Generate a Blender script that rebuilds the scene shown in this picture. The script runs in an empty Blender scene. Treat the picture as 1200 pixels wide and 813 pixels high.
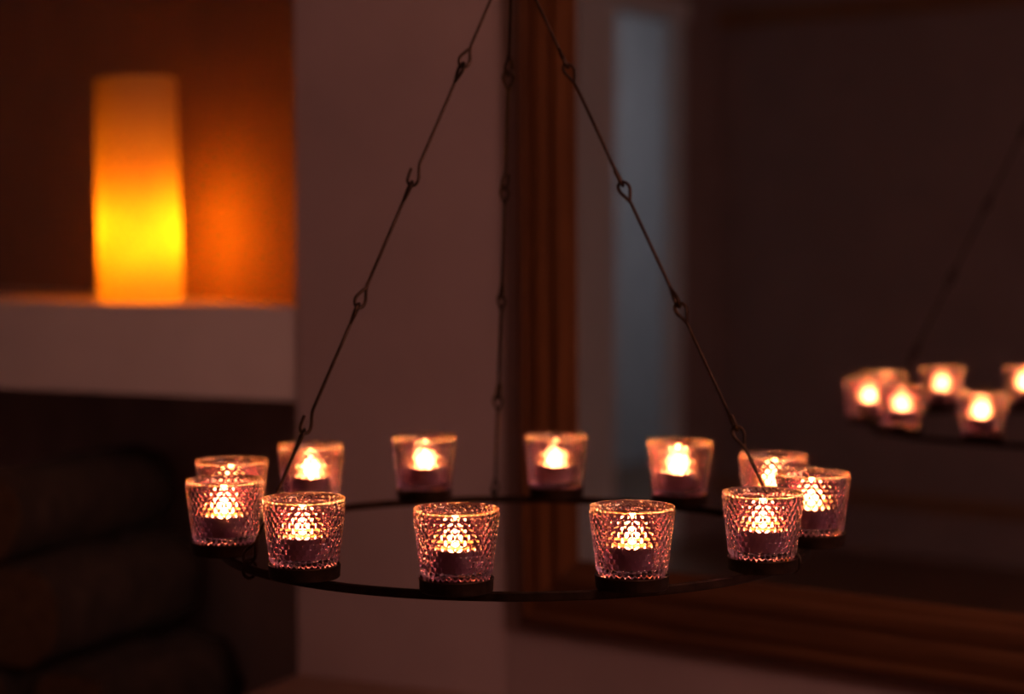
import bpy, bmesh, math, random
from mathutils import Vector, Matrix
random.seed(7)
SC = bpy.context.scene
COL = SC.collection
PI = math.pi
R = math.radians
ZC = 1.15                                   # eye height of the camera

# ------------------------------------------------------------------ helpers
def vec(*a): return Vector(a)

class MB:
    """collects vertices and faces, then links them as one mesh object"""
    def __init__(self): self.v = []; self.f = []; self.m = []
    def add(self, verts, faces, mi=0):
        o = len(self.v)
        self.v += [tuple(p) for p in verts]
        self.f += [tuple(i + o for i in f) for f in faces]
        self.m += [mi] * len(faces)
        return self
    def box(self, F, a0, a1, b0, b1, c0, c1, mi=0):
        vs = [F(a, b, c) for c in (c0, c1) for b in (b0, b1) for a in (a0, a1)]
        return self.add(vs, [(0, 1, 3, 2), (4, 6, 7, 5), (0, 4, 5, 1), (2, 3, 7, 6), (0, 2, 6, 4), (1, 5, 7, 3)], mi)
    def lathe(self, prof, n=48, c=(0, 0, 0), mi=0, closed=False):
        rings = []
        vs = []
        for r, z in prof:
            if r < 1e-7:
                rings.append([len(vs)]); vs.append((c[0], c[1], c[2] + z))
            else:
                rings.append(list(range(len(vs), len(vs) + n)))
                vs += [(c[0] + r * math.cos(2 * PI * i / n), c[1] + r * math.sin(2 * PI * i / n), c[2] + z) for i in range(n)]
        fs = []
        pairs = list(zip(rings, rings[1:])) + ([(rings[-1], rings[0])] if closed else [])
        for a, b in pairs:
            for i in range(n):
                j = (i + 1) % n
                if len(a) == 1 and len(b) == 1: continue
                if len(a) == 1: fs.append((a[0], b[j], b[i]))
                elif len(b) == 1: fs.append((a[i], a[j], b[0]))
                else: fs.append((a[i], a[j], b[j], b[i]))
        return self.add(vs, fs, mi)
    def tube(self, pts, rad, n=8, mi=0, closed=False):
        pts = [Vector(p) for p in pts]
        k = len(pts)
        t0 = (pts[1] - pts[0]).normalized()
        nrm = t0.orthogonal().normalized()
        vs = []
        for i, p in enumerate(pts):
            if closed: t = (pts[(i + 1) % k] - pts[i - 1]).normalized()
            else: t = (pts[min(i + 1, k - 1)] - pts[max(i - 1, 0)]).normalized()
            nrm = (nrm - t * nrm.dot(t)).normalized()
            b = t.cross(nrm)
            r = rad(i / (k - 1)) if callable(rad) else rad
            vs += [p + (nrm * math.cos(2 * PI * j / n) + b * math.sin(2 * PI * j / n)) * r for j in range(n)]
        fs = []
        for i in range(k if closed else k - 1):
            i2 = (i + 1) % k
            for j in range(n):
                j2 = (j + 1) % n
                fs.append((i * n + j, i * n + j2, i2 * n + j2, i2 * n + j))
        if not closed:
            fs.append(tuple(range(n - 1, -1, -1)))
            fs.append(tuple((k - 1) * n + j for j in range(n)))
        return self.add(vs, fs, mi)
    def build(self, name, mats, parent=None, smooth=False, loc=None, angle=None):
        me = bpy.data.meshes.new(name)
        me.from_pydata(self.v, [], self.f)
        if not isinstance(mats, (list, tuple)): mats = [mats]
        for m in mats: me.materials.append(m)
        for p, mi in zip(me.polygons, self.m): p.material_index = mi
        bm = bmesh.new(); bm.from_mesh(me)
        bmesh.ops.recalc_face_normals(bm, faces=bm.faces)
        bm.to_mesh(me); bm.free()
        if smooth:
            me.polygons.foreach_set('use_smooth', [True] * len(me.polygons))
            if angle: me.set_sharp_from_angle(angle=R(angle))
        o = bpy.data.objects.new(name, me)
        COL.objects.link(o)
        if parent: o.parent = parent
        if loc: o.location = loc
        return o

def thing(name, label, cat, loc=(0, 0, 0), group=None):
    o = bpy.data.objects.new(name, None)
    COL.objects.link(o); o.location = loc; o.empty_display_size = .03
    tag(o, label, cat, group)
    return o
def tag(o, label, cat, group=None):
    o['label'] = label; o['category'] = cat
    if group: o['group'] = group
    return o
def struct(o, label=None):
    o['kind'] = 'structure'
    if label: o['label'] = label
    return o
def catmull(pts, n=6):
    pts = [Vector(p) for p in pts]
    P = [pts[0] * 2 - pts[1]] + pts + [pts[-1] * 2 - pts[-2]]
    out = []
    for i in range(1, len(P) - 2):
        a, b, c, d = P[i - 1], P[i], P[i + 1], P[i + 2]
        for k in range(n):
            t = k / n
            out.append(.5 * ((2 * b) + (c - a) * t + (2 * a - 5 * b + 4 * c - d) * t * t + (3 * b - a - 3 * c + d) * t ** 3))
    out.append(pts[-1])
    return out

# ------------------------------------------------------------------ materials
def mat(name):
    m = bpy.data.materials.new(name); m.use_nodes = True
    nt = m.node_tree
    return m, nt, nt.nodes['Principled BSDF']
def setp(b, **k):
    for n, v in k.items():
        n = n.replace('_', ' ')
        b.inputs[n].default_value = (*v, 1) if isinstance(v, tuple) and len(v) == 3 else v
def noise_col(nt, b, c1, c2, scale=(8, 8, 8), detail=4, coord='Object', bump=0, dist=.002, w=0.0):
    tc = nt.nodes.new('ShaderNodeTexCoord'); mp = nt.nodes.new('ShaderNodeMapping')
    mp.inputs['Scale'].default_value = scale
    nz = nt.nodes.new('ShaderNodeTexNoise'); nz.inputs['Scale'].default_value = 1; nz.inputs['Detail'].default_value = detail
    nz.inputs['Distortion'].default_value = w
    cr = nt.nodes.new('ShaderNodeValToRGB')
    cr.color_ramp.elements[0].position = .3; cr.color_ramp.elements[1].position = .7
    cr.color_ramp.elements[0].color = (*c1, 1); cr.color_ramp.elements[1].color = (*c2, 1)
    L = nt.links.new
    L(tc.outputs[coord], mp.inputs['Vector']); L(mp.outputs['Vector'], nz.inputs['Vector'])
    L(nz.outputs['Fac'], cr.inputs['Fac']); L(cr.outputs['Color'], b.inputs['Base Color'])
    if bump:
        bp = nt.nodes.new('ShaderNodeBump'); bp.inputs['Strength'].default_value = bump; bp.inputs['Distance'].default_value = dist
        L(nz.outputs['Fac'], bp.inputs['Height']); L(bp.outputs['Normal'], b.inputs['Normal'])
    return nz
def plaster(name, c, var=.06, scale=6):
    m, nt, b = mat(name); setp(b, Roughness=.85, Specular_IOR_Level=.2)
    noise_col(nt, b, tuple(x * (1 - var) for x in c), tuple(x * (1 + var) for x in c), (scale,) * 3, 5, bump=.15, dist=.001)
    return m
M = {}
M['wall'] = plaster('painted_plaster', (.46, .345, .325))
M['shelf'] = plaster('white_painted_shelf', (.86, .74, .68))
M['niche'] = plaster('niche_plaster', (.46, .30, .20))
M['cavity'] = plaster('recess_plaster', (.58, .50, .50), .15)  # greyer and paler than the walls, mottled at random
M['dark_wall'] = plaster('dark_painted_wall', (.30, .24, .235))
M['ceiling'] = plaster('ceiling_paint', (.6, .56, .52))
M['hall'] = plaster('pale_blue_plaster', (.62, .64, .67))
M['white_trim'] = plaster('white_gloss_trim', (.72, .80, .82), .03)

def wood(name, c1, c2, scale, rough=.45, bump=.2):
    m, nt, b = mat(name); setp(b, Roughness=rough)
    noise_col(nt, b, c1, c2, scale, 6, bump=bump, dist=.001, w=.6)
    return m
M['frame_v'] = wood('reddish_stained_wood', (.10, .032, .008), (.235, .082, .022), (60, 60, 3))
M['frame_h'] = wood('stained_wood_across', (.075, .025, .008), (.15, .056, .018), (3, 60, 60))
M['rail'] = wood('brown_rail_wood', (.20, .10, .04), (.32, .17, .07), (3, 60, 60))
M['floor'] = wood('floorboards', (.10, .05, .028), (.19, .10, .055), (2, 30, 30), .4)
M['hearth'] = wood('hearth_stone', (.22, .12, .085), (.33, .19, .135), (9, 9, 9), .7)
M['bark'] = wood('log_bark', (.018, .011, .007), (.055, .032, .02), (40, 40, 12), .95, .8)
M['log_end'] = wood('cut_log_face', (.07, .032, .012), (.14, .07, .028), (60, 60, 60), .9, .3)

m, nt, b = mat('dark_wrought_iron'); setp(b, Metallic=.85, Roughness=.42)
noise_col(nt, b, (.020, .011, .007), (.055, .030, .018), (90, 90, 90), 4, bump=.12, dist=.0006); M['iron'] = m
m, nt, b = mat('mirror_silvering'); setp(b, Base_Color=(.86, .86, .86), Metallic=1.0, Roughness=0.0); M['mirror'] = m
m, nt, b = mat('amethyst_glass'); setp(b, Base_Color=(.90, .55, .76), Transmission_Weight=1.0, IOR=1.5, Roughness=.015); M['glass'] = m
m, nt, b = mat('aluminium_cup'); setp(b, Base_Color=(.55, .5, .5), Metallic=1.0, Roughness=.35); M['alu'] = m
m, nt, b = mat('tealight_wax'); setp(b, Base_Color=(.85, .60, .22), Roughness=.3, Subsurface_Weight=.35, Subsurface_Scale=.006)
b.inputs['Subsurface Radius'].default_value = (1, .6, .3); M['wax'] = m
m, nt, b = mat('charred_wick'); setp(b, Base_Color=(.02, .015, .012), Roughness=.9); M['wick'] = m
def emitter(name, c, s):
    m = bpy.data.materials.new(name); m.use_nodes = True; nt = m.node_tree; nt.nodes.clear()
    e = nt.nodes.new('ShaderNodeEmission'); o = nt.nodes.new('ShaderNodeOutputMaterial')
    e.inputs['Color'].default_value = (*c, 1); e.inputs['Strength'].default_value = s
    nt.links.new(e.outputs[0], o.inputs[0]); return m
M['flame'] = emitter('candle_flame', (1, .42, .10), 220)
M['bulb'] = emitter('candle_glow_core', (1, .33, .02), 225)
M['lamp'] = emitter('fill_lamp_glow', (1, .50, .42), 30)  # added source of side fill, out of view to the right
M['hall_fill'] = emitter('hall_fill_glow', (1.0, .94, 1.0), 12.5)  # added source in place of daylight in the hall

# translucent pillar-candle wax: light from the core inside comes through the wall
m = bpy.data.materials.new('honey_wax_shell'); m.use_nodes = True; nt = m.node_tree; nt.nodes.clear()
o = nt.nodes.new('ShaderNodeOutputMaterial'); mx = nt.nodes.new('ShaderNodeMixShader'); mx.inputs[0].default_value = .25; 
tr = nt.nodes.new('ShaderNodeBsdfTranslucent'); df = nt.nodes.new('ShaderNodeBsdfDiffuse')
tc = nt.nodes.new('ShaderNodeTexCoord'); nz = nt.nodes.new('ShaderNodeTexNoise'); nz.inputs['Scale'].default_value = 7; nz.inputs['Detail'].default_value = 2
cr = nt.nodes.new('ShaderNodeValToRGB')
cr.color_ramp.elements[0].position = .34; cr.color_ramp.elements[0].color = (.46, .24, .030, 1)
cr.color_ramp.elements[1].position = .52; cr.color_ramp.elements[1].color = (.58, .33, .042, 1)
nt.links.new(tc.outputs['Object'], nz.inputs['Vector']); nt.links.new(nz.outputs['Fac'], cr.inputs['Fac'])
nt.links.new(cr.outputs['Color'], tr.inputs['Color']); df.inputs['Color'].default_value = (.55, .36, .24, 1)
nt.links.new(tr.outputs[0], mx.inputs[1]); nt.links.new(df.outputs[0], mx.inputs[2]); nt.links.new(mx.outputs[0], o.inputs[0])
M['candle'] = m

# ------------------------------------------------------------------ camera
cam = bpy.data.cameras.new('camera'); co = bpy.data.objects.new('camera', cam); COL.objects.link(co)
co.location = (0, 0, ZC); co.rotation_euler = (PI / 2 - .0602, 0, 0)
cam.sensor_width = 36; cam.lens = 36 * 2194 / 1200; cam.clip_start = .01
cam.dof.use_dof = True; cam.dof.focus_distance = 1.455; cam.dof.aperture_fstop = 3.0
SC.camera = co

# ------------------------------------------------------------------ the room
# room frame: u along the mirror wall (to the right), v out of it into the room
UX, UY = math.cos(R(38)), -math.sin(R(38)); VX, VY = -math.sin(R(38)), -math.cos(R(38)); WX, WY = .0214, 2.486
def UV(u, v, z): return Vector((WX + UX * u + VX * v, WY + UY * u + VY * v, z))
# chimney frame: s along the chimney front (to the left), w into the wall
SX, SY = -math.cos(R(25)), math.sin(R(25)); IX, IY = math.sin(R(25)), math.cos(R(25)); CX, CY = -.0052, 2.498
def PV(s, w, z): return Vector((CX + SX * s + IX * w, CY + SY * s + IY * w, z))
H = 2.5; VF = 4.2; UL = -2.27; UR = 2.7
HEARTH = ZC - .626; SH0, SH1 = ZC - .236, ZC - .103; NT = ZC + .62
EDGE, NL = .3300, 1.75; FL2 = HEARTH - .15
# the back of the niche runs askew, deeper to the left
NX, NY = -.449, 2.941; NAX, NAY = math.cos(R(52)), -math.sin(R(52)); NDX, NDY = -math.sin(R(52)), -math.cos(R(52))
def niche_w(s):                              # depth of the niche behind the chimney front at s
    n = Vector((NDX, NDY)); p = Vector((NX - CX - SX * s, NY - CY - SY * s)); return p.dot(n) / Vector((IX, IY)).dot(n)
W0, W1 = niche_w(EDGE), niche_w(NL)

b = MB(); b.box(UV, UL - .3, UR + .1, -2.1, VF + .1, -.1, 0); struct(b.build('floor', M['floor']))
b = MB(); b.box(UV, UL - .3, UR + .1, -2.1, VF + .1, H, H + .1); struct(b.build('ceiling', M['ceiling']))
b = MB(); b.box(UV, -.03, UR, -.12, .008, 0, H); struct(b.build('wall_right', M['wall']), 'mauve plaster wall behind the big mirror')
b = MB(); b.box(PV, 0, EDGE, 0, W0 + .1, 0, H); struct(b.build('wall_back', M['wall']), 'mauve plaster chimney pier beside the niche')
b = MB(); b.box(PV, NL, 2.7, 0, W1 + .1, 0, H); struct(b.build('wall_chimney', M['wall']), 'plaster wall left of the niche')
def slab(z0, z1, w=0):
    b = MB(); q = [PV(EDGE, w, 0), PV(NL, w, 0), PV(NL, W1, 0), PV(EDGE, W0, 0)]
    return b.add([(p.x, p.y, z) for z in (z0, z1) for p in q], [(0, 1, 2, 3), (4, 7, 6, 5), (0, 4, 5, 1), (1, 5, 6, 2), (2, 6, 7, 3), (3, 7, 4, 0)])
struct(slab(NT, H).build('wall_over_niche', M['wall']))
def back(z0, z1):
    q0, q1 = PV(EDGE, W0, 0), PV(NL, W1, 0); d = Vector((-NDX, -NDY, 0)) * .1; b = MB()
    return b.add([(p.x, p.y, z) for z in (z0, z1) for p in (q0, q1, q1 + d, q0 + d)], [(0, 1, 2, 3), (4, 7, 6, 5), (0, 4, 5, 1), (1, 5, 6, 2), (2, 6, 7, 3), (3, 7, 4, 0)])
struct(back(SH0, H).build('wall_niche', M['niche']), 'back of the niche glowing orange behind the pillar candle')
struct(back(FL2, SH0).build('wall_cavity', M['cavity']), 'dark back of the firewood recess')
struct(slab(SH0, SH1, .004).build('trim_1', M['shelf']), 'thick white shelf slab under the pillar candle')
struct(slab(0, FL2).build('floor_recess', M['hearth']), 'floor of the firewood recess')
b = MB(); b.box(PV, -.1, EDGE, -.5, -.0, HEARTH - .06, HEARTH); b.box(PV, -.06, EDGE - .04, -.45, 0, 0, HEARTH - .06)
struct(b.build('hearth', M['hearth']), 'raised brown hearth ledge at the foot of the pier')
# left wall with a doorway
D0, D1, DH = 3.47, 3.90, 1.935
b = MB()
b.box(UV, UL - .06, UL, -2.0, D0 - .02, 0, H); b.box(UV, UL - .06, UL, D1 + .02, VF + .1, 0, H); b.box(UV, UL - .06, UL, D0 - .02, D1 + .02, DH + .02, H)
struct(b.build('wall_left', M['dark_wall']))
b = MB()
b.box(UV, UL, UL + .025, D0 - .24, D0, 0, DH); b.box(UV, UL - .06, UL + .012, D1, D1 + .02, 0, DH); b.box(UV, UL - .06, UL, D0 - .02, D0, 0, DH); b.box(UV, UL - .06, UL, D0 - .02, D1 + .02, DH, DH + .02)
b.box(UV, UL, UL + .03, D0 - .27, D1 + .03, DH, DH + .07)
struct(b.build('door_1', M['white_trim']), 'white door casing reflected in the mirror')
b = MB()
b.box(UV, UL - 1.6, UL - 1.5, 2.2, 6.2, 0, H); b.box(UV, UL - 1.5, UL - .06, 2.1, 2.2, 0, H); b.box(UV, UL - 1.5, UL, 6.2, 6.3, 0, H)
b.box(UV, UL - .1, UL, VF + .1, 6.2, 0, H)
struct(b.build('wall_hall', M['hall']), 'pale bluish hall wall seen through the doorway')
b = MB(); b.box(UV, UL - 1.6, UL - .06, 2.1, 6.3, -.1, 0); b.box(UV, UL - .06, UL, D0, D1, -.0, .004); struct(b.build('floor_hall', M['floor']))
b = MB(); b.box(UV, UL - 1.6, UL - .06, 2.1, 6.3, H, H + .1); struct(b.build('ceiling_hall', M['ceiling']))
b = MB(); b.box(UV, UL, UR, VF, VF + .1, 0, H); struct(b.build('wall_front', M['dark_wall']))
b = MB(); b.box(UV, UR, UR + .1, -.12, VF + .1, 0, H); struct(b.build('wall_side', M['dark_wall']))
b = MB(); b.box(UV, UL, UR, VF - .025, VF, 1.93, 1.99); struct(b.build('trim_2', M['rail']), 'brown picture rail reflected at the top of the mirror')
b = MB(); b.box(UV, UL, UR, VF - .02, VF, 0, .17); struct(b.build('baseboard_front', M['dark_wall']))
b = MB(); b.box(UV, UL, UR, VF - .03, VF, .17, .215); struct(b.build('trim_3', M['rail']), 'wooden cap of the skirting board reflected low in the mirror')

# added lamps, both unseen: side fill for the room, cool light for the hall
def added_hall_lamp(name, label, u, v, rad, mt):
    p = UV(u, v, H)
    t = thing(name, label, 'lamp', p)
    b = MB(); b.lathe([(0, 0), (rad * .5, 0), (rad * .5, -.03), (0, -.03)], 32); b.build('base', M['white_trim'], t, True, angle=40)
    b = MB(); b.lathe([(rad * .48, -.03), (rad, -.035), (rad * .96, -.06), (rad * .75, -.09), (rad * .4, -.108), (0, -.113)], 32); b.build('added_lamp_shade', mt, t, True)
fl = thing('added_fill_lamp', 'added fill lamp with a round pinkish shade, unseen far to the right of the mirror', 'lamp', UV(2.2, .95, 0))
b = MB(); b.lathe([(0, 0), (.14, 0), (.14, .012), (.03, .025), (.014, .04), (0, .04)], 32); b.build('base', M['iron'], fl, True, angle=40)
b = MB(); b.tube([(0, 0, .03), (0, 0, .8), (0, 0, 1.68)], .011, 12); b.build('pole', M['iron'], fl, True, angle=50)
b = MB(); b.lathe([(0, 1.66), (.10, 1.665), (.165, 1.72), (.19, 1.82), (.165, 1.92), (.10, 1.975), (0, 1.98)], 32); b.build('added_lamp_shade', M['lamp'], fl, True)
added_hall_lamp('added_hall_lamp', 'added round cool white lamp, unseen, standing in for daylight in the hall', UL - .75, 4.6, .2, M['hall_fill'])

# ------------------------------------------------------------------ mirror
tm = thing('wall_mirror', 'large wood framed mirror hanging on the wall right of the pier', 'mirror', UV(0, 0, ZC - .521))
tm.rotation_euler = (0, 0, R(-38))            # local x = u, local -y = v, z up
FW, MW, MH, ROT = .098, 1.02, 1.42, R(.45)
prof = [(0, .009), (0, .016), (.003, .0215), (.010, .028), (.018, .030), (.022, .0275), (.026, .0272), (.030, .029), (.040, .031), (.050, .030),
        (.055, .0275), (.059, .0272), (.063, .029), (.071, .0300), (.079, .029), (.083, .0265), (.090, .0255), (FW, .022), (FW, .009)]
def LM(x, z, d):                              # mirror plane -> local, hung a touch crooked
    return Vector((x * math.cos(ROT) - z * math.sin(ROT), -d, x * math.sin(ROT) + z * math.cos(ROT)))
def frame_piece(corner_fn):
    b = MB(); vs = []
    for end in (0, 1):
        for d, h in prof: vs.append(corner_fn(end, d, h))
    n = len(prof)
    fs = [(i, (i + 1) % n, n + (i + 1) % n, n + i) for i in range(n)]
    b.add(vs, fs); return b
for fn, mm in ((lambda e, d, h: LM(d, d if e == 0 else MH - d, h), 'frame_v'), (lambda e, d, h: LM(MW - d, d if e == 0 else MH - d, h), 'frame_v'),
               (lambda e, d, h: LM(d if e == 0 else MW - d, d, h), 'frame_h'), (lambda e, d, h: LM(d if e == 0 else MW - d, MH - d, h), 'frame_h')):
    frame_piece(fn).build('frame_moulding', M[mm], tm)
b = MB()
b.add([LM(FW - .004, FW - .004, .02), LM(MW - FW + .004, FW - .004, .02), LM(MW - FW + .004, MH - FW + .004, .02), LM(FW - .004, MH - FW + .004, .02),
       LM(FW - .004, FW - .004, .012), LM(MW - FW + .004, FW - .004, .012), LM(MW - FW + .004, MH - FW + .004, .012), LM(FW - .004, MH - FW + .004, .012)],
      [(0, 1, 2, 3), (4, 7, 6, 5), (0, 4, 5, 1), (1, 5, 6, 2), (2, 6, 7, 3), (3, 7, 4, 0)])
b.build('mirror_glass', M['mirror'], tm)

# ------------------------------------------------------------------ chandelier
RC = Vector((.0017, 1.6775, 0)); PZ = ZC - .2722; RR = .2631; RH = .0075
ch = thing('candle_chandelier', 'dark iron ring chandelier hung on three rod chains, carrying twelve glass candle holders', 'chandelier', (RC.x, RC.y, PZ))
b = MB()
hw, t_ = RH / 2, .0021
sec = [(-t_, -RH + .001), (-t_ + .001, -RH), (t_ - .001, -RH), (t_, -RH + .001), (t_, -.001), (t_ - .001, 0), (-t_ + .001, 0), (-t_, -.001)]
b.lathe([(RR + x, z) for x, z in sec], 160, closed=True)
b.build('hoop', M['iron'], ch, True, angle=40)

PAN = [(0, 0), (.0272, 0), (.0283, .0010), (.0286, .0092), (.0291, .0103), (.0286, .0109), (.0279, .0106), (.0275, .0098), (.0272, .0032), (.0262, .0024), (0, .0024)]
pan0 = None
# ring stations, counter-clockwise from the left end; label words, small per-cup settling offsets, flame scale
ST = [
 (200.32, (0, .0000), 'front one of the two at the ring\'s left end', 1.10),
 (230.32, (.0013, 0), 'first from the left in the front row of four', 1.0),
 (260.32, (0, 0), 'second from the left in the front row of four', .85),
 (290.32, (-.0006, 0), 'third from the left in the front row of four', 1.05),
 (320.32, (-.0006, 0), 'last on the right in the front row of four', 1.05),
 (350.32, (.0030, 0), 'outermost at the ring\'s right end', .95),
 (20.32, (0, 0), 'half hidden behind two others at the right', .9),
 (50.32, (-.0004, 0), 'on the far side before the dark mirror pane', 1.05),
 (80.32, (0, 0), 'on the far side before the wooden mirror frame', .75),
 (110.32, (-.0010, 0), 'on the far side just left of the rear chain', .85),
 (140.32, (.0016, 0), 'behind the left chain on the far side', .9),
 (170.32, (-.0015, 0), 'half hidden behind another at the ring\'s left end', .85),
]
for a, off, where, fs in ST:
    a = R(a)
    if pan0 is None:
        b = MB(); b.lathe(PAN, 64); pan0 = b.build('pan', M['iron'], ch, True, angle=35); p = pan0
    else:
        p = pan0.copy(); COL.objects.link(p); p.parent = ch
    p.location = (RR * math.cos(a) + off[0], RR * math.sin(a) + off[1], 0)

# chains of five bent rods each
APEX = Vector((.0005, 1.6775, ZC + .2516))
def ang(a, r, z): return Vector((RC.x + r * math.cos(R(a)), RC.y + r * math.sin(R(a)), z))
def eye(E, d, l, op=False):
    """wire eye bent at a rod's end E; d points out along the rod, l sideways"""
    pts = [E - d * .0190, E - d * .0135 + l * .0016, E - d * .0065 + l * .0043, E - d * .0010 + l * .0040, E + d * .0019 + l * .0004,
           E - d * .0006 - l * .0036, E - d * .0058 - l * .0047]
    return pts + ([E - d * .0125 - l * .0050] if op else [E - d * .0120 - l * .0022, E - d * .0172 + l * .0004])
def rod(A, B, la, lb, op=False):
    d = (B - A).normalized()
    up = eye(A, -d, la)[::-1]; lo = eye(B, d, lb, op)
    b = MB()
    o0 = Vector((RC.x, RC.y, PZ))
    pts = catmull(up, 5) + [A.lerp(B, .5)] + catmull(lo, 5)
    b.tube([q - o0 for q in pts], .00148, 8)
    return b.build('chain_rod', M['iron'], ch, True, angle=60)
for aa, rr, ph in ((214.0, .2650, 20), (333.2, .2645, 65), (94.2, .2640, 35)):
    B = ang(aa, rr, PZ + .0035)
    ds = (B - APEX).normalized(); side = ds.cross(Vector((0, 0, 1))).normalized(); oth = ds.cross(side)
    def lat(k):
        q = R(ph + 90 * (k % 2) + (17 * math.sin(k * 2.3 + aa)))
        return side * math.cos(q) + oth * math.sin(q)
    J = [APEX.lerp(B, k / 5) for k in range(6)]
    tang = Vector((-math.sin(R(aa)), math.cos(R(aa)), 0)); radial = Vector((math.cos(R(aa)), math.sin(R(aa)), 0))
    for k in range(5):
        lb = lat(2 * k + 1); la = lat(2 * k)
        rod(J[k], J[k + 1], la, lb, op=(k % 2 == 1))
    # wire link through the last eye and round the ring bar
    b = MB(); o0 = Vector((RC.x, RC.y, PZ)); c = ang(aa, RR, PZ - .0030) - o0
    pts = []
    for i in range(24):
        q = 2 * PI * i / 24
        pts.append(c + radial * (.0058 * math.cos(q)) + Vector((0, 0, .0080 * math.sin(q))) + tang * .0008 * math.sin(q * 2))
    b.tube(pts, .0014, 8, closed=True); b.build('ring_link', M['iron'], ch, True)
# gathering ring, suspension rod and ceiling hook
o0 = Vector((RC.x, RC.y, PZ)); b = MB()
b.tube([APEX - o0 + Vector((.011 * math.cos(2 * PI * i / 32), .0, .011 * math.sin(2 * PI * i / 32) + .009)) for i in range(32)], .002, 8, closed=True)
b.build('gathering_ring', M['iron'], ch, True)
b = MB(); b.tube([APEX - o0 + Vector((0, 0, .021)), APEX - o0 + Vector((0, 0, .4)), Vector((APEX.x - o0.x, 0, H - PZ))], .0016, 8); b.build('suspension_rod', M['iron'], ch, True, angle=60)
b = MB(); b.lathe([(0, 0), (.03, 0), (.028, -.012), (.006, -.02), (0, -.02)], 24, (APEX.x - o0.x, 0, H - PZ)); b.build('ceiling_rose', M['iron'], ch, True, angle=50)

# ------------------------------------------------------------------ hobnail glasses
CH = .0615
def hobnail_mesh():
    NB_, NR, K, KV = 35, 11, 9, 9
    n = NB_ * K
    z0, z1 = .0112, .0578
    def rout(z): return .0250 + (.0326 - .0250) * z / CH
    prof = [(.0, .0), (.015, .0), (.0225, .0003), (.0243, .0012), (.0249, .0030), (rout(.0060), .0060), (rout(.0095), .0095)]
    vs, fs, rings = [], [], []
    def addring(fn):
        s = len(vs)
        for i in range(n):
            th = 2 * PI * i / n
            r, z = fn(i)
            vs.append((r * math.cos(th), r * math.sin(th), z))
        rings.append(list(range(s, s + n)))
    for r, z in prof[1:]: addring(lambda i, r=r, z=z: (r, z))
    rowh = (z1 - z0) / (NR + .0)
    asp = .866
    for j in range(NR * KV + 1):
        z = z0 + (z1 - z0) * j / (NR * KV)
        v = j / KV - .5                       # row coordinate, centres on integers
        def fn(i, z=z, v=v):
            u = i / K
            best = 9
            for row in (math.floor(v), math.floor(v) + 1):
                if 0 <= row < NR:
                    du = u - .5 * (row % 2); du -= round(du)
                    dv = (v - row) * asp
                    best = min(best, du * du + dv * dv)
            d = math.sqrt(best) / .52
            h = .00150 * math.sqrt(max(0, 1 - d * d)) if d < 1 else 0
            return rout(z) + h, z
        addring(fn)
    for r, z in ((rout(.0590) + .0002, .0590), (.0329, .0602), (.0329, .0610), (.0324, CH), (.0317, .0612), (.0310, .0606), (.0303, .0598), (.0296, .0588), (.0291, .0577), (.0288, .0560), (.0268, .040), (.0254, .018), (.0248, .0145), (.0234, .0120), (.0210, .0112), (.012, .0110)):
        addring(lambda i, r=r, z=z: (r, z))
    for a, b_ in zip(rings, rings[1:]):
        for i in range(n):
            j = (i + 1) % n; fs.append((a[i], a[j], b_[j], b_[i]))
    c0 = len(vs); vs.append((0, 0, 0)); c1 = len(vs); vs.append((0, 0, .0110))
    for i in range(n):
        j = (i + 1) % n
        fs.append((rings[0][j], rings[0][i], c0)); fs.append((rings[-1][i], rings[-1][j], c1))
    b = MB(); b.add(vs, fs); return b
glass0 = None; tl0 = None
ZG = PZ + .0025
def flame_mesh():
    prof = [(0, 0), (.0012, .0006), (.0024, .0025), (.0030, .0050), (.0028, .0066), (.0020, .0086), (.0010, .0106), (.0003, .0120), (0, .0126)]
    b = MB(); b.lathe(prof, 16); return b
for k, (a, off, where, fs) in enumerate(ST):
    a = R(a); x = RC.x + RR * math.cos(a) + off[0]; y = RC.y + RR * math.sin(a) + off[1]
    if glass0 is None:
        glass0 = hobnail_mesh().build('candle_holder', M['glass'], None, True); g = glass0
    else:
        g = glass0.copy(); COL.objects.link(g)
    g.location = (x, y, ZG); g.rotation_euler = (0, 0, k * 1.37)
    tag(g, 'amethyst hobnail glass candle holder, ' + where, 'candle holder', 'hobnail glass candle holders on the ring')
    label = 'lit tealight in the hobnail glass, ' + where
    if tl0 is None:
        t = tl0 = thing('tealight', label, 'tealight', (0, 0, 0), 'lit tealights in the ring\'s glasses')
        b = MB(); b.lathe([(0, 0), (.0178, 0), (.0186, .0006), (.0190, .0198), (.0194, .0204), (.0190, .0206), (.0186, .0198), (.0183, .0012), (0, .0010)], 48)
        b.build('metal_cup', M['alu'], t, True, angle=40)
        b = MB(); b.lathe([(0, .0012), (.0180, .0014), (.0184, .0191), (.0181, .0194), (.0150, .0187), (.006, .0183), (0, .0184)], 48)
        b.build('wax', M['wax'], t, True, angle=50)
        b = MB(); b.tube([(0, 0, .0181), (.0001, 0, .0200), (.0006, .0003, .0218), (.0012, .0005, .0230)], .0006, 6); b.build('wick', M['wick'], t, True)
        flame_mesh().build('flame', M['flame'], t, True, loc=(.0003, 0, .0208))
    else:
        t = tl0.copy(); COL.objects.link(t)
        t['label'] = label
        for c_ in list(tl0.children):
            d = c_.copy(); COL.objects.link(d); d.parent = t
    tx = random.uniform(-.0018, .0018); ty = random.uniform(-.0018, .0018)
    t.location = (x + tx, y + ty, ZG + .0112); t.rotation_euler = (0, 0, random.uniform(0, 6.28))
    for c_ in t.children:
        if c_.name.startswith('flame'): c_.scale = (.9 + .1 * fs, .9 + .1 * fs, fs)

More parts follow.
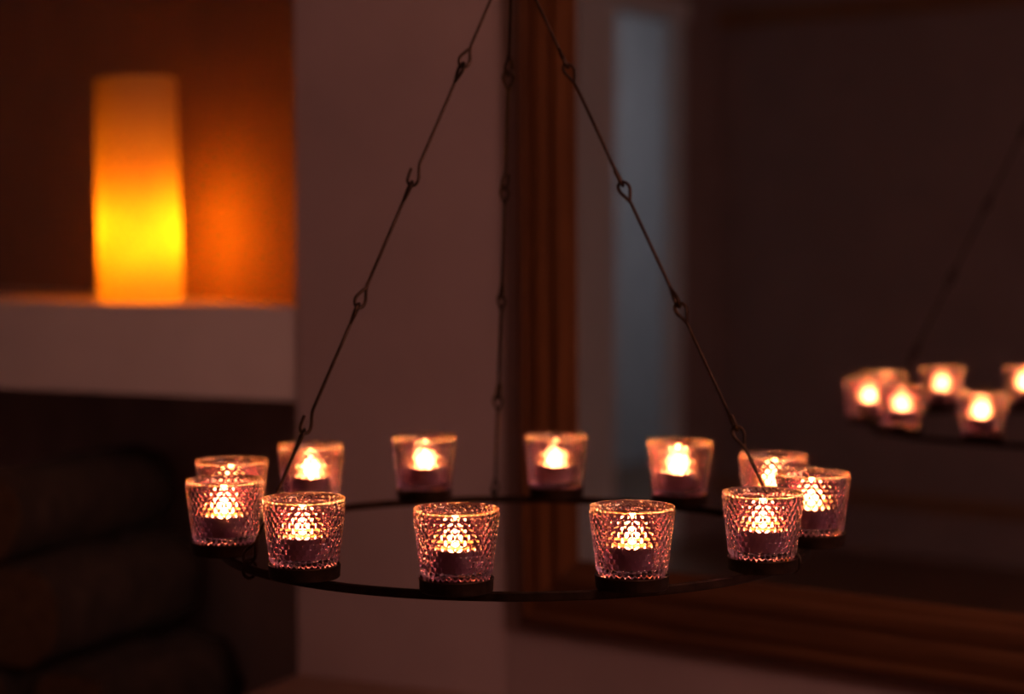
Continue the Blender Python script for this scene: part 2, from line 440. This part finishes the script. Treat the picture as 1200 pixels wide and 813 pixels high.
# ------------------------------------------------------------------ pillar candle in the niche
cp = PV(.6535, .0725, SH1)
pc = thing('pillar_candle', 'tall thick glowing honey coloured pillar candle standing on the niche shelf', 'candle', cp)
HC = .336; n = 64; vs = []; fs = []
prof = [(0, .0), (.93, .0), (.985, .004), (1, .012)] + [(1, .012 + (HC - .018) * i / 30) for i in range(1, 31)] + [(.985, HC - .002), (.95, HC), (.90, HC - .001), (.86, HC - .006), (.84, HC - .03), (.5, HC - .036), (0, HC - .038)]
rings = []
def crad(th, z):
    t = z / HC
    return .0632 * (1 + .010 * math.sin(th * 2 + 1.2 + 2 * t) + .008 * math.sin(3 * th - 5 * t) + .016 * math.sin(5 * t + .3) * math.cos(th - .3) - .03 * t)
for rr, z in prof:
    if rr == 0: rings.append([len(vs)]); vs.append((0, 0, z)); continue
    rings.append(list(range(len(vs), len(vs) + n)))
    for i in range(n):
        th = 2 * PI * i / n; r_ = crad(th, z) * rr
        zz = z + (.003 * math.sin(th + 2.5) if z > HC - .05 else 0) 
        vs.append((r_ * math.cos(th) + .003 * (1 - z / HC), r_ * math.sin(th), zz))
for a, b_ in zip(rings, rings[1:]):
    for i in range(n):
        j = (i + 1) % n
        if len(a) == 1: fs.append((a[0], b_[j], b_[i]))
        elif len(b_) == 1: fs.append((a[i], a[j], b_[0]))
        else: fs.append((a[i], a[j], b_[j], b_[i]))
b = MB(); b.add(vs, fs); b.build('wax_body', M['candle'], pc, True)
b = MB(); b.lathe([(0, -.02), (.008, -.016), (.012, -.004), (.012, .006), (.008, .022), (.003, .034), (0, .038)], 24)
b.build('glowing_core', M['bulb'], pc, True, loc=(.006, .0153, .100))
b = MB(); b.tube([(0, 0, HC - .039), (.001, 0, HC - .028), (.003, .001, HC - .020)], .0012, 6); b.build('wick', M['wick'], pc, True)

# ------------------------------------------------------------------ firewood in the recess below
def log(s, w, z, rad, ln, seed, label, tilt=0.0, split=None):
    rnd = random.Random(seed); n = 20
    pr = [rad * (1 + rnd.uniform(-.07, .07)) for _ in range(n)]
    t = thing('firewood_log', label, 'log', PV(s, w, z), 'firewood logs stacked on the hearth')
    ax = Vector((IX, IY, 0)); sd = Vector((SX, SY, 0)); up = Vector((0, 0, 1))
    ax2 = (ax + sd * tilt).normalized(); sd2 = up.cross(ax2)
    sh = []
    for i in range(n):
        q = 2 * PI * i / n; x_, z_ = math.cos(q) * pr[i], math.sin(q) * pr[i]
        if split is not None:                     # a split face flattens one side
            nx, nz = math.cos(split), math.sin(split); dd = x_ * nx + z_ * nz
            if dd > rad * .25: x_ -= nx * (dd - rad * .25); z_ -= nz * (dd - rad * .25)
        sh.append((x_, z_))
    zmin = min(z_ for _, z_ in sh)
    vs = []; NS = 8
    for k in range(NS + 1):
        f = k / NS
        for i, (x_, z_) in enumerate(sh):
            g = 1 + .03 * math.sin(i * 1.7 + k * 1.3 + seed)
            if k in (0, NS): g *= .975
            vs.append(ax2 * (f * ln) + sd2 * x_ * g + up * (z_ * g - zmin * 1.04 + .001))
    b = MB(); fs = []
    for k in range(NS):
        for i in range(n):
            j = (i + 1) % n; fs.append((k * n + i, k * n + j, (k + 1) * n + j, (k + 1) * n + i))
    b.add(vs, fs); b.build('bark', M['bark'], t, True, angle=50)
    e = MB(); c = sum((Vector(p) for p in vs[:n]), Vector()) / n - ax2 * .001
    e.add([c] + [Vector(p) - ax2 * .001 for p in vs[:n]], [(0, 1 + (i + 1) % n, 1 + i) for i in range(n)]); e.build('cut_end', M['log_end'], t)
    e = MB(); c = sum((Vector(p) for p in vs[-n:]), Vector()) / n + ax2 * .001
    e.add([c] + [Vector(p) + ax2 * .001 for p in vs[-n:]], [(0, 1 + i, 1 + (i + 1) % n) for i in range(n)]); e.build('cut_end', M['log_end'], t)
    return t
K = 1.10                                     # bark bulges: effective radius of a log
def rest(s1, z1, r1, s2, z2, r2, r3):        # where a log of radius r3 settles in the dip between two others (centres)
    a, b_ = (r1 + r3) * K, (r2 + r3) * K
    dx, dz = s2 - s1, z2 - z1; D = math.hypot(dx, dz)
    p = (a * a - b_ * b_ + D * D) / (2 * D); h = math.sqrt(a * a - p * p)
    return s1 + dx / D * p - dz / D * h, z1 + dz / D * p + dx / D * h
GR = 1.04
r1 = [.079, .076, .078, .074]; x_ = .615; row1 = []
for i, r_ in enumerate(r1):
    if i: x_ += (r1[i - 1] + r_) * K + .004
    row1.append((x_, r_ * GR, r_))
def above(row, rads): return [(*rest(*row[i], *row[i + 1], r_), r_) for i, r_ in enumerate(rads)]
row2 = above(row1, [.076, .079, .074]); row3 = above(row2, [.068, .066])
row = [(row1, [(-.15, .32), (-.16, .36), (-.17, .40), (-.14, .40)], ['right end log of the bottom row of the stack', 'second log from the right in the stack\'s bottom row', 'third log from the right in the stack\'s bottom row', 'leftmost log of the bottom row of the stack']),
       (row2, [(-.15, .36), (-.18, .42), (-.15, .40)], ['right end log of the stack\'s middle row, nearest the pier', 'middle log of the stack\'s middle row', 'leftmost log of the stack\'s middle row']),
       (row3, [(-.13, .38), (-.11, .38)], ['top row log nearest the pier', 'top row log farther from the pier'])]
sd_ = 3
for rw, wl, lb in row:
    for (s_, z_, r_), (w_, ln), l_ in zip(rw, wl, lb):
        log(s_, w_, FL2 + z_ - r_ * GR, r_, ln, sd_, l_, 0, 1.2 if sd_ == 27 else None); sd_ += 3

# ------------------------------------------------------------------ light and colour management
w = bpy.data.worlds.new('dusk'); SC.world = w; w.use_nodes = True
w.node_tree.nodes['Background'].inputs[0].default_value = (.02, .025, .04, 1); w.node_tree.nodes['Background'].inputs[1].default_value = .2
SC.view_settings.view_transform = 'Standard'; SC.view_settings.look = 'None'
SC.view_settings.gamma = 1; SC.view_settings.use_curve_mapping = False; SC.view_settings.exposure = 0
SC.cycles.caustics_refractive = False; SC.cycles.caustics_reflective = False
SC.cycles.sample_clamp_indirect = 0; SC.cycles.max_bounces = 16; SC.cycles.transmission_bounces = 16; SC.cycles.glossy_bounces = 8
